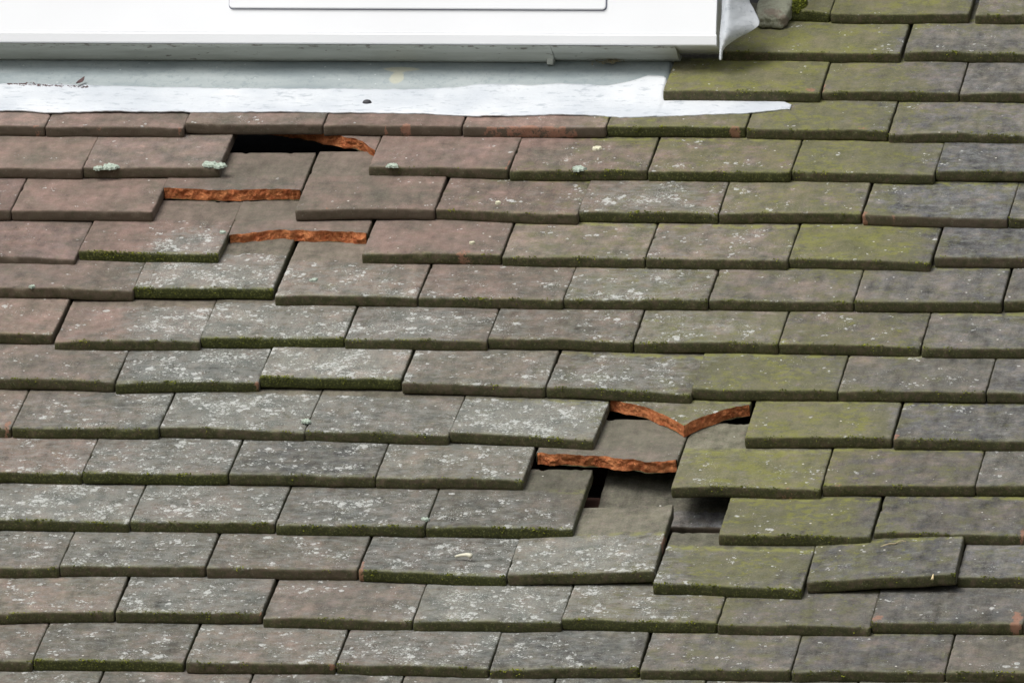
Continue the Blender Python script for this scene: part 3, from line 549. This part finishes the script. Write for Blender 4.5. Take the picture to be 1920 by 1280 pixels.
["Q6",[1187.16,-688.81,0.0,1350.5,-687.09,0.0],0.142,166.0,0.5,"greenish grey tile, second from right, bottom row",None],
["Q7",[1352.21,-687.04,0.0,1516.63,-685.27,0.0],0.142,166.0,0.5,"weathered grey tile, rightmost, bottom row",None]]
FR = {}
for k, t in enumerate(TILES):
    o, fr = build_tile(t[0], t[1], t[2], t[3], t[4], t[5], t[6], 100+k*7)
    FR[t[0]] = (o, fr)
SPARE = [[1,1320,885],[1,1487,885],[1,1246,791],[1,1413,791],[1,1322,695],[1,1489,695],[0,-256,597],[0,-423,597],[1,1250,596],[1,1417,596],[0,-193,495],[0,-360,495],[1,1315,507],[1,1482,507],[0,-262,394],[0,-429,394],[1,1412,394],[1,1579,394],[0,-166,290],[0,-333,290],[1,1336,306],[1,1503,306],[0,-89,214],[0,-256,214],[1,1426,206],[1,1593,206],[0,-159,110],[0,-326,110],[1,1344,99],[1,1511,99],[0,-72,8],[0,-239,8],[1,1429,1],[1,1596,1],[0,-172,-101],[0,-339,-101],[1,1335,-105],[1,1502,-105],[0,-74,-199],[0,-241,-199],[1,1438,-201],[1,1605,-201],[0,1,-304],[0,-166,-304],[1,1336,-303],[1,1503,-303],[0,-62,-406],[0,-229,-406],[1,1439,-396],[1,1606,-396],[0,20,-505],[0,-147,-505],[1,1355,-493],[1,1522,-493],[0,-57,-601],[0,-224,-601],[1,1448,-593],[1,1615,-593],[0,25,-697],[0,-142,-697],[1,1519,-687],[1,1686,-687]]
for k, (side, u, v) in enumerate(SPARE):
    build_tile('-', [u, v, 0, u+165, v, 0], .142, 166, .35,
        'weathered plain tile beyond the left edge of the picture' if side == 0 else 'weathered plain tile beyond the right edge of the picture',
        None, 5000+k*3, 'tiles continuing past the left edge' if side == 0 else 'tiles continuing past the right edge')

# ---------------------------------------------------------------- structure below the tiles
def box(x0, x1, y0, y1, z0, z1, bev=0.0):
    if not bev:
        V = [(x0,y0,z0),(x1,y0,z0),(x1,y1,z0),(x0,y1,z0),(x0,y0,z1),(x1,y0,z1),(x1,y1,z1),(x0,y1,z1)]
        return V, [(0,3,2,1),(4,5,6,7),(0,1,5,4),(1,2,6,5),(2,3,7,6),(3,0,4,7)]
RF = frame(np.zeros(3), np.array([1.,0,0]), VV, NV)
v, f = box(-900, 2000, -1100, 1500, -130, -88)
tag(link('roof_deck', make_mesh('roof_deck', v, f, FELT, False), None, RF), kind='structure')  # near-black sheet that keeps the gaps and holes dark
for k in range(-8, 7):
    yb_ = 100*k + 5 + 166-25
    if not -330 < yb_ < 120: continue
    v, f = box(-900, 2000, yb_-12, yb_+12, -87.5, -59)
    tag(link('roof_batten', make_mesh('roof_batten', v, f, TIMBER, False), None, RF), {3:''}.get(9, 'dark timber batten running under the tiles beside the lower hole'), 'batten', 'timber battens under the tiles')
gv, gf = box(-60000, 60000, -90000, 60000, -9200, -9000)
GR = plain('bounce_ground', (.10,.11,.06), (.20,.19,.16), .2, .95)  # unseen ground, added to bounce light up onto the tile tails
tag(link('ground', make_mesh('ground', gv, gf, GR, False)), kind='structure')

# ---------------------------------------------------------------- flashing
def sheet(name, nu, nv, fn, mat, thick=1.7, parent=None, M4=RF, attr=None):
    U, S = np.meshgrid(np.linspace(0, 1, nu), np.linspace(0, 1, nv))
    P = fn(U, S); low = P.copy(); low[...,2] -= thick
    n = nu*nv; idx = np.arange(n).reshape(nv, nu)
    A, B, C, D = idx[:-1,:-1].ravel(), idx[:-1,1:].ravel(), idx[1:,1:].ravel(), idx[1:,:-1].ravel()
    F = np.stack([A,B,C,D],1).tolist()+np.stack([A+n,D+n,C+n,B+n],1).tolist()
    ring = np.concatenate([idx[0,:], idx[1:,-1], idx[-1,-2::-1], idx[-2:0:-1,0]]); r2 = np.roll(ring, -1)
    F += np.stack([ring, ring+n, r2+n, r2], 1).tolist()
    V = np.concatenate([P.reshape(-1,3), low.reshape(-1,3)])
    at = None
    if attr is not None:
        z = np.zeros((2*n, 4)); z[:n,2] = attr(P.reshape(-1,3)); at = {'zone': z}
    return link(name, make_mesh(name, V, F, mat, True, at), parent, M4)
SB = np.array([[-86.3,634.4],[16.6,636.7],[55.4,635.8],[78.8,631.1],[107.3,633.4],[132.6,635.7],[183.8,636.9],[238.2,638.1],[245.8,634.7],[337.5,638.5],[401.2,639.9],[411.0,638.4],[465.1,639.6],[529.2,637.5],[561.8,633.0],[584.5,630.1],[625.5,632.7],[682.0,637.4],[713.9,636.4],[739.4,635.2],[762.3,630.6],[809.1,635.1],[865.0,643.2],[908.6,647.6],[932.7,656.8],[954.1,662.5]]); ST = np.array([[-102.2,713.1],[1.6,713.5],[53.5,712.9],[105.4,712.2],[196.4,708.9],[299.8,707.6],[415.3,708.3],[492.3,708.2],[549.2,712.9],[579.7,722.3],[618.3,721.4],[644.0,720.2],[675.4,724.3],[707.4,723.3],[733.4,720.3],[757.6,729.6],[777.9,744.0],[797,742],[810,725],[826,700],[903,690],[948,686],[958,676]])
def wtile(v): return -.142*(v-597)
def strip_fn(U, S):
    u = -101 + U*(958+101)
    b = np.interp(u, SB[:,0], SB[:,1]) + (fbm(u/6, 0*u, 0, 5, 4)-.5)*3.4
    t = np.interp(u, ST[:,0], ST[:,1]) + (fbm(u/12, 0*u, 0, 8, 3)-.5)*3
    v = b+(t-b)*S
    w = wtile(v)+1.9+(fbm(u/40, v/18, 0, 3, 4)-.4)*2.4+ .9*np.exp(-((S)/.12)**2)*fbm(u/30, 0*u, 0, 31, 2)
    rid = np.exp(-((u-(770-(v-700)*.2))/6.0)**2)*2.0*np.clip(S, 0, 1)
    w = w + np.where(u < 790, rid, 0)
    w = np.where((u < 802) & (v > 690), np.maximum(w, -11.2+(v-688)*.035), w)
    w = np.where(u > 803, np.minimum(w, wtile(v)+1.9), w)
    return np.stack([u, v, w], -1)
strip = sheet('lead_flashing', 520, 26, strip_fn, LEADW)
tag(strip, 'bright white lead strip with wavy lower edge lying over the top course of tiles', 'flashing')
def apron_fn(U, S):
    u = -110+U*(905+110); v = 688+S*150
    w = -13.2+ S*0 + (v-688)*.035 + (fbm(u/80, v/40, 0, 12, 3)-.5)*1.6 + np.where(u > 800, -8.0, 0)*np.clip((u-780)/40, 0, 1)
    return np.stack([u, v, w], -1)
def stain(P):
    cx, cv = on_roof(750, 135, -10); x = (P[:,0]-cx)
    return np.clip(np.exp(-(np.abs(x)/26)**2-((P[:,1]-(cv+8))/5)**2)+np.exp(-((x+2)/10)**2-((P[:,1]-(cv-12))/16)**2), 0, 1)
apron = sheet('apron_flashing', 300, 60, apron_fn, LEADG, 1.6, attr=stain)
tag(apron, 'dull blue grey lead apron between the window sill and the white strip', 'flashing')

# ---------------------------------------------------------------- window
YS = 551.0
_l, _r = on_y(0, 79, YS), on_y(1352, 85, YS)
ANG = math.atan2(_r[2]-_l[2], _r[0]-_l[0])
ZB = _l[2]-_l[0]*math.tan(ANG)
X0 = -260.0; X1 = float(_r[0])
win = bpy.data.objects.new('dormer_window', None); scene.collection.objects.link(win)
X0 = -260.0; X1 = 864.0
win.location = (0, YS*MM, ZB*MM); win.rotation_euler = (0, -ANG, 0)
tag(win, 'white plastic framed window above the roof with a projecting sill and raised panel', 'window')
bpy.context.view_layer.update()
def extrude_profile(name, prof, x0, x1, mat, parent, seg=2, smooth=True):   # prof: list of (y, z), closed
    n = len(prof); V = []; F = []
    for i in range(seg+1):
        x = x0+(x1-x0)*i/seg
        V += [(x, y, z) for y, z in prof]
    for i in range(seg):
        for j in range(n): a = i*n+j; b = i*n+(j+1) % n; F.append((a, b, b+n, a+n))
    F.append(tuple(range(n))[::-1]); F.append(tuple(range(seg*n, seg*n+n)))
    o = link(name, make_mesh(name, V, F, mat, False), parent)
    return o
sill = extrude_profile('sill', [(3.2,0),(24,0.4),(60,1),(60,13),(1.5,13),(.3,12.2),(0,11),(1.8,1.5),(2.4,.3)], X0, X1-2, UPVC, win)
fr = extrude_profile('frame', [(1.6,13.3),(70,13.5),(70,420),(1.6,420)], X0, X1-3, UPVC, win)
def rrect(x0, x1, z0, z1, r, y0, y1, seg=6, bev=1.2):
    pts = []
    for cx, cz, a0 in ((x1-r, z0+r, -90), (x1-r, z1-r, 0), (x0+r, z1-r, 90), (x0+r, z0+r, 180)):
        for k in range(seg+1):
            a = math.radians(a0+90*k/seg); pts.append((cx, cz, math.cos(a), math.sin(a)))
    V = []; n = len(pts)
    for (off, y) in ((bev, y0), (bev*.3, y0+bev*.3), (0, y0+bev), (0, y1)):
        V += [(cx+(r-off)*ca, y, cz+(r-off)*sa) for cx, cz, ca, sa in pts]
    F = [tuple(range(n))]
    for k in range(3):
        for j in range(n): a = k*n+j; b = k*n+(j+1) % n; F.append((a, a+n, b+n, b))
    F.append(tuple(range(3*n, 4*n))[::-1])
    return V, F
pz = on_y(430, 16, YS+0)[2]-ZB-on_y(430, 16, YS)[0]*math.tan(ANG)
a0, a1 = on_y(430, 15, YS)[0], on_y(1136, 19, YS)[0]
v, f = rrect(a0, a1, pz, 419.5, 4.5, -1.6, 1.7)
panel = link('panel', make_mesh('panel', v, f, UPVC, False), win)
v, f = rrect(a0-.9, a1+1.2, pz-.9, 419.8, 5.0, 1.0, 1.75, bev=.2)
link('gasket', make_mesh('gasket', v, f, GASKET, False), win)
# trim board under the sill in two lengths, with a stepped joint
tr = extrude_profile('trim_board', [(5,-.4),(70,-.4),(70,-12.4),(42,-12.2),(39,-11.4),(33,-8.4),(25,-5),(14,-2.4),(6,-1.2)], X0, 663, BOARD, win)
tr2 = extrude_profile('trim_board', [(5.5,-.5),(70,-.5),(70,-9.6),(42,-9.2),(37,-8),(28,-5.2),(14,-2.5),(6.5,-1.3)], 663.5, 812, BOARD, win)
pk = link('packer', make_mesh('packer', *box(655, 662, 36, 66, -16.5, -8), TIMBER, False), win)
pk.data.materials[0] = BOARD
bk = link('gap_shade_board', make_mesh('gap_shade_board', *box(X0, X1-4, 74, 80, -60, -.6), TIMBER, False), win)  # dark board added behind the trim so the gap below the sill reads black

# ---------------------------------------------------------------- folded lead flap at the window's right end
def flap(name, outline_rows, mat, label):
    pass
def grid_sheet(name, rows_, mat, thick=1.5, sub=6):
    R_ = np.array(rows_, float)          # rows x cols x 3 world points
    def up(a, n, axis):
        L = a.shape[axis]; t = np.linspace(0, L-1, (L-1)*n+1); a = np.moveaxis(a, axis, 0); out = []
        for q in t:
            i = min(int(q), L-2); f_ = q-i
            p0, p1, p2, p3 = a[max(i-1,0)], a[i], a[i+1], a[min(i+2, L-1)]
            out.append(.5*((2*p1)+(-p0+p2)*f_+(2*p0-5*p1+4*p2-p3)*f_**2+(-p0+3*p1-3*p2+p3)*f_**3))
        return np.moveaxis(np.array(out), 0, axis)
    G = up(up(R_, sub, 0), sub, 1); nv, nu = G.shape[:2]
    G[...,1] += (fbm(G[...,0]/9, G[...,2]/9, 0, 4, 3)-.5)*1.6
    du = np.gradient(G, axis=1); dv = np.gradient(G, axis=0); N = np.cross(du, dv); N /= np.linalg.norm(N, axis=2, keepdims=True)+1e-9
    n = nu*nv; idx = np.arange(n).reshape(nv, nu)
    A, B, C, D = idx[:-1,:-1].ravel(), idx[:-1,1:].ravel(), idx[1:,1:].ravel(), idx[1:,:-1].ravel()
    F = np.stack([A,B,C,D],1).tolist()+np.stack([A+n,D+n,C+n,B+n],1).tolist()
    ring = np.concatenate([idx[0,:], idx[1:,-1], idx[-1,-2::-1], idx[-2:0:-1,0]]); r2 = np.roll(ring, -1)
    F += np.stack([ring, ring+n, r2+n, r2], 1).tolist()
    return link(name, make_mesh(name, np.concatenate([(G+N*thick/2).reshape(-1,3), (G-N*thick/2).reshape(-1,3)]), F, mat, True))
def fp(x, y, dy): return on_y(x, y, YS+dy)
flap_o = grid_sheet('lead_flap', [
    [fp(1354,-60,12), fp(1358,-60,3), fp(1366,-60,-3), fp(1382,-60,6), fp(1400,-60,22), fp(1412,-60,40)],
    [fp(1354,-10,12), fp(1358,-10,3), fp(1366,-10,-4), fp(1380,-8,6), fp(1394,-6,20), fp(1404,-4,34)],
    [fp(1354,22,10), fp(1358,22,2), fp(1366,24,-4), fp(1382,22,4), fp(1398,20,16), fp(1413,18,30)],
    [fp(1352,46,8), fp(1357,48,0), fp(1366,50,-5), fp(1384,50,2), fp(1404,48,12), fp(1424,44,24)],
    [fp(1350,66,7), fp(1355,68,0), fp(1362,70,-4), fp(1376,68,2), fp(1392,64,9), fp(1410,57,16)],
    [fp(1350,80,7), fp(1353,82,2), fp(1357,83,0), fp(1362,82,2), fp(1370,78,5), fp(1380,73,9)],
    [fp(1350,92,8), fp(1351,93,4), fp(1352,94,3), fp(1353,94,3), fp(1355,93,4), fp(1357,91,5)],
    [fp(1349,112,9), fp(1350,112,6), fp(1350.6,113,5), fp(1351.2,113,5), fp(1352,112,6), fp(1353,110,7)]], LEADW, 1.4)
tag(flap_o, 'crumpled white lead flap folded out at the right end of the window', 'flashing')

# ---------------------------------------------------------------- mortar lump and moss cushion
def lump(name, u, v, w, sx, sy, sz, mat, seed, n=26, power=4.0, rough=1.0):
    th = np.linspace(0, PI, n); ph = np.linspace(0, 2*PI, 2*n, endpoint=False)
    TH, PH = np.meshgrid(th, ph, indexing='ij')
    d = np.stack([np.sin(TH)*np.cos(PH), np.sin(TH)*np.sin(PH), np.cos(TH)], -1)
    r = (np.abs(d[...,0])**power+np.abs(d[...,1])**power+np.abs(d[...,2])**power)**(-1/power)
    P = d*r[...,None]*np.array([sx, sy, sz])
    q = 1+(fbm(P[...,0]/14+50, P[...,1]/14+50, P[...,2]/14+50, seed, 3)-.5)*.32*rough
    P = P*q[...,None]+ (fbm(P[...,0]/3+50, P[...,1]/3+50, P[...,2]/3+50, seed+3, 2)[...,None]-.5)*1.4*rough*d
    P = P+np.array([u, v, w]); m = 2*n
    F = []
    for i in range(n-1):
        for j in range(m): F.append((i*m+j, (i+1)*m+j, (i+1)*m+(j+1)%m, i*m+(j+1)%m))
    return link(name, make_mesh(name, P.reshape(-1,3), F, mat, True), None, RF)
mu, mv = on_roof(1443, 50, -6)
mo = lump('mortar_lump', mu+2, mv+58, -2, 21, 60, 10, MORTAR, 3, 44, 5.0, .7)
tag(mo, 'pale grey block of old mortar bedded beside the lead flap', 'mortar')
mu, mv = on_roof(1491, 22, 0); rng = np.random.RandomState(4)
n = 1500; c = rng.normal(0, 1, (n, 3)); c /= np.linalg.norm(c, axis=1)[:,None]; c *= np.array([10, 20, 8])*(.75+.3*rng.rand(n, 1))
c += np.array([mu+1, mv+22, -1]); V, F = blobs(c, rng.uniform(.6, 1.6, n), rng)
mc = link('moss_cushion', make_mesh('moss_cushion', V, F, MOSS, False), None, RF)
tag(mc, 'round cushion of olive green moss at the top beside the mortar block', 'moss')

# ---------------------------------------------------------------- lichen rosettes lying on tiles
ROS = plain('pale_lichen', (.22,.28,.22), (.50,.56,.49), 500, .95, .001)
CREAM = plain('cream_lichen', (.52,.50,.36), (.68,.66,.50), 300, .95, .0006)
def rosette(key, cx, cy, r, mat, seed, name='lichen_patch', flat=.9):
    o, (O, xh, yh, zh, W, w3) = FR[key]
    D = CR @ np.array([(cx-960)/CF, 1, -(cy-640)/CF]); Mi = o.matrix_world.inverted()
    c0 = Mi @ Vector(CC*MM); d0 = Mi.to_3x3() @ Vector(D); t = -c0.z/d0.z; h = (c0+d0*t)/MM
    n = 40; m = 9; V = [(h.x, h.y, 1.5)]; F = []
    for k in range(1, m+1):
        for j in range(n):
            a = 2*PI*j/n; rr = r*(k/m)*(.68+.6*float(vnoise(math.cos(a)*1.7+9, math.sin(a)*1.7+9, 0, seed)))*(1+.12*math.sin(a*9+seed))
            z = 1.1+1.2*float(vnoise(rr*math.cos(a)/2+30, rr*math.sin(a)/2+30, 0, seed+2)) if k < m else -.6
            V.append((h.x+rr*math.cos(a), h.y+rr*math.sin(a)*flat, z))
    for j in range(n): F.append((0, 1+j, 1+(j+1)%n))
    for k in range(m-1):
        for j in range(n): F.append((1+k*n+j, 1+(k+1)*n+j, 1+(k+1)*n+(j+1)%n, 1+k*n+(j+1)%n))
    link(name, make_mesh(name, V, F, mat, False), o)
for q in (('E1',392,308,8.5,ROS,1), ('E1',410,311,8.5,ROS,2), ('E1',208,313,9,ROS,3), ('E1',185,316,6,ROS,13), ('E4',1119,279,6,CREAM,4), ('F4',934,381,3.4,CREAM,5), ('G3',885,456,3.2,CREAM,6),
          ('E3',736,311,7,ROS,7), ('E4',1085,317,8,ROS,8), ('H0',60,538,4,ROS,9), ('G1',418,436,4,ROS,10), ('K2',574,790,6,ROS,11), ('M2',797,974,5,ROS,12), ('H2',588,526,4.5,ROS,15)):
    rosette(*q)

# ---------------------------------------------------------------- small debris
def tube(name, pts, r, mat, seg=6, taper=True):
    pts = np.array(pts, float); V = []; F = []; n = len(pts)
    for i, p in enumerate(pts):
        d = pts[min(i+1,n-1)]-pts[max(i-1,0)]; d /= np.linalg.norm(d); a = np.cross(d, [0,.3,1.0]); a /= np.linalg.norm(a); b = np.cross(d, a)
        rr = r*(1-.6*i/(n-1)) if taper else r
        for k in range(seg): t = 2*PI*k/seg; V.append(p+(a*math.cos(t)+b*math.sin(t))*rr)
    for i in range(n-1):
        for k in range(seg): F.append((i*seg+k, i*seg+(k+1)%seg, (i+1)*seg+(k+1)%seg, (i+1)*seg+k))
    F.append(tuple(range(seg))[::-1]); F.append(tuple(range((n-1)*seg, n*seg)))
    return V, F
STRAW = plain('dry_straw', (.26,.21,.13), (.38,.33,.2), 200, .9); SHELL = plain('bleached_shell', (.60,.58,.46), (.74,.72,.6), 100, .6)
DARKM = plain('dark_metal', (.03,.03,.035), (.07,.07,.08), 100, .5); LEAFM = plain('dead_leaf_brown', (.075,.045,.045), (.14,.09,.09), 150, .8)
def rp(x, y, w): u, v = on_roof(x, y, w); return roof(u, v, w)
v, f = tube('t', [rp(1650,1026,-7), rp(1658,1022,-6), rp(1668,1019,-5), rp(1678,1019,-4), rp(1687,1014,-3), rp(1692,1013,-1), rp(1699,1015,0)], 1.1, STRAW)
tag(link('twig', make_mesh('twig', v, f, STRAW, True)), 'thin bent dry twig lying across the top of the crooked tile', 'twig')
v, f = tube('t', [rp(1748,1085,10), rp(1749,1081,10), rp(1750,1076,10)], 1.7, SHELL)
tag(link('seed_husk', make_mesh('seed_husk', v, f, plain('seed_cream', (.62,.48,.25), (.72,.6,.36), 90), True)), 'small cream seed husk stuck on the lower edge of the crooked tile', 'seed')
v, f = tube('t', [rp(852,1043,0), rp(860,1041,1), rp(868,1040,2), rp(876,1040,3), rp(883,1042,2), rp(884,1044,1)], 1.0, SHELL, 8, False)
pts = [rp(853,1043,-2), rp(860,1041,-1), rp(868,1040,0), rp(875,1039.5,1), rp(881,1040.5,1), rp(884,1043,0)]
v, f = tube('t', pts[::-1], 3.0, SHELL, 8)
tag(link('snail_shell', make_mesh('snail_shell', v, f, SHELL, True)), 'bleached white shell fragment lying on a grey lichened tile low in the middle', 'shell')
def leaf(name, cx, cy, w, ang, L, Wd, mat, label, cat, lift=2.0):
    u0, v0 = on_roof(cx, cy, w); V = []; F = []; n = 9
    for s_ in (0, 1):
        for i in range(n):
            t = i/(n-1)*2-1; h_ = Wd*(1-abs(t)**1.8)
            for sg in (-1, 0, 1):
                x = t*L; y = sg*h_; z = lift*(t*t)+(0 if sg == 0 else .8)-s_*.5
                V.append((u0+x*math.cos(ang)-y*math.sin(ang), v0+x*math.sin(ang)+y*math.cos(ang), w+z))
    for s_ in (0, 1):
        for i in range(n-1):
            for j in (0, 1):
                a = s_*3*n+i*3+j; q = (a, a+1, a+4, a+3); F.append(q if s_ else q[::-1])
    return tag(link(name, make_mesh(name, V, F, mat, True), None, RF), label, cat)
leaf('dead_leaf', 151, 153, -7, 1.15, 9, 3, LEAFM, 'dark curled dead leaf on the grey lead apron near the left edge', 'leaf')
# crumbs along the lap of apron and strip
rng = np.random.RandomState(12); n = 330
n = 170; cs = []
for i in range(n):
    x = rng.uniform(15, 165) if i % 4 else rng.uniform(40, 75); y = 160 + (x-15)*.035 + rng.normal(0, 1.1) - (3 if 50 < x < 66 and rng.rand() < .5 else 0)
    u, v = on_roof(x, y, -12); cs.append((u, v, -10.4+rng.uniform(-.4, .5)))
V, F = blobs(np.array(cs), rng.uniform(.3, .95, n), rng, (1.9, 1, .35))
tag(link('debris', make_mesh('debris', V, F, LEAFM, False), None, RF), 'line of dark brown crumbs caught between the lead sheets at the left', 'debris', None, 'stuff')
# stud
u, v = on_roof(688, 190, -6); V = []; F = []
for (r_, z_) in ((0, 3.2), (2.2, 3.0), (3.6, 2.0), (4.4, .4), (4.6, -1.5)):
    V += [(u+r_*math.cos(2*PI*k/16)*1.25, v+r_*math.sin(2*PI*k/16), wtile(v)+2.6+z_) for k in range(16)]
for i in range(4):
    for k in range(16): F.append((i*16+k, (i+1)*16+k, (i+1)*16+(k+1)%16, i*16+(k+1)%16))
tag(link('rivet', make_mesh('rivet', V, F, DARKM, True), None, RF), 'small dark domed rivet in the white lead strip', 'rivet')
# nest fibres under the sill
rng = np.random.RandomState(8); V = []; F = []
for i in range(26):
    x = rng.uniform(1112, 1160); y = rng.uniform(110, 120); pts = [rp(x, y, -6)]
    d = rng.uniform(-1, 1)
    for k in range(6):
        x += rng.normal(d*3, 2.0); y += rng.normal(-.2, 1.8); pts.append(rp(x, min(max(y, 108), 124), rng.uniform(-7, -2)))
    v_, f_ = tube('t', pts, .32, STRAW, 4, False); o_ = len(V); V += list(v_); F += [tuple(q+o_ for q in t_) for t_ in f_]
tag(link('nest_fibres', make_mesh('nest_fibres', V, F, STRAW, False)), 'tangle of thin dry grass fibres caught under the window sill', 'grass', None, 'stuff')
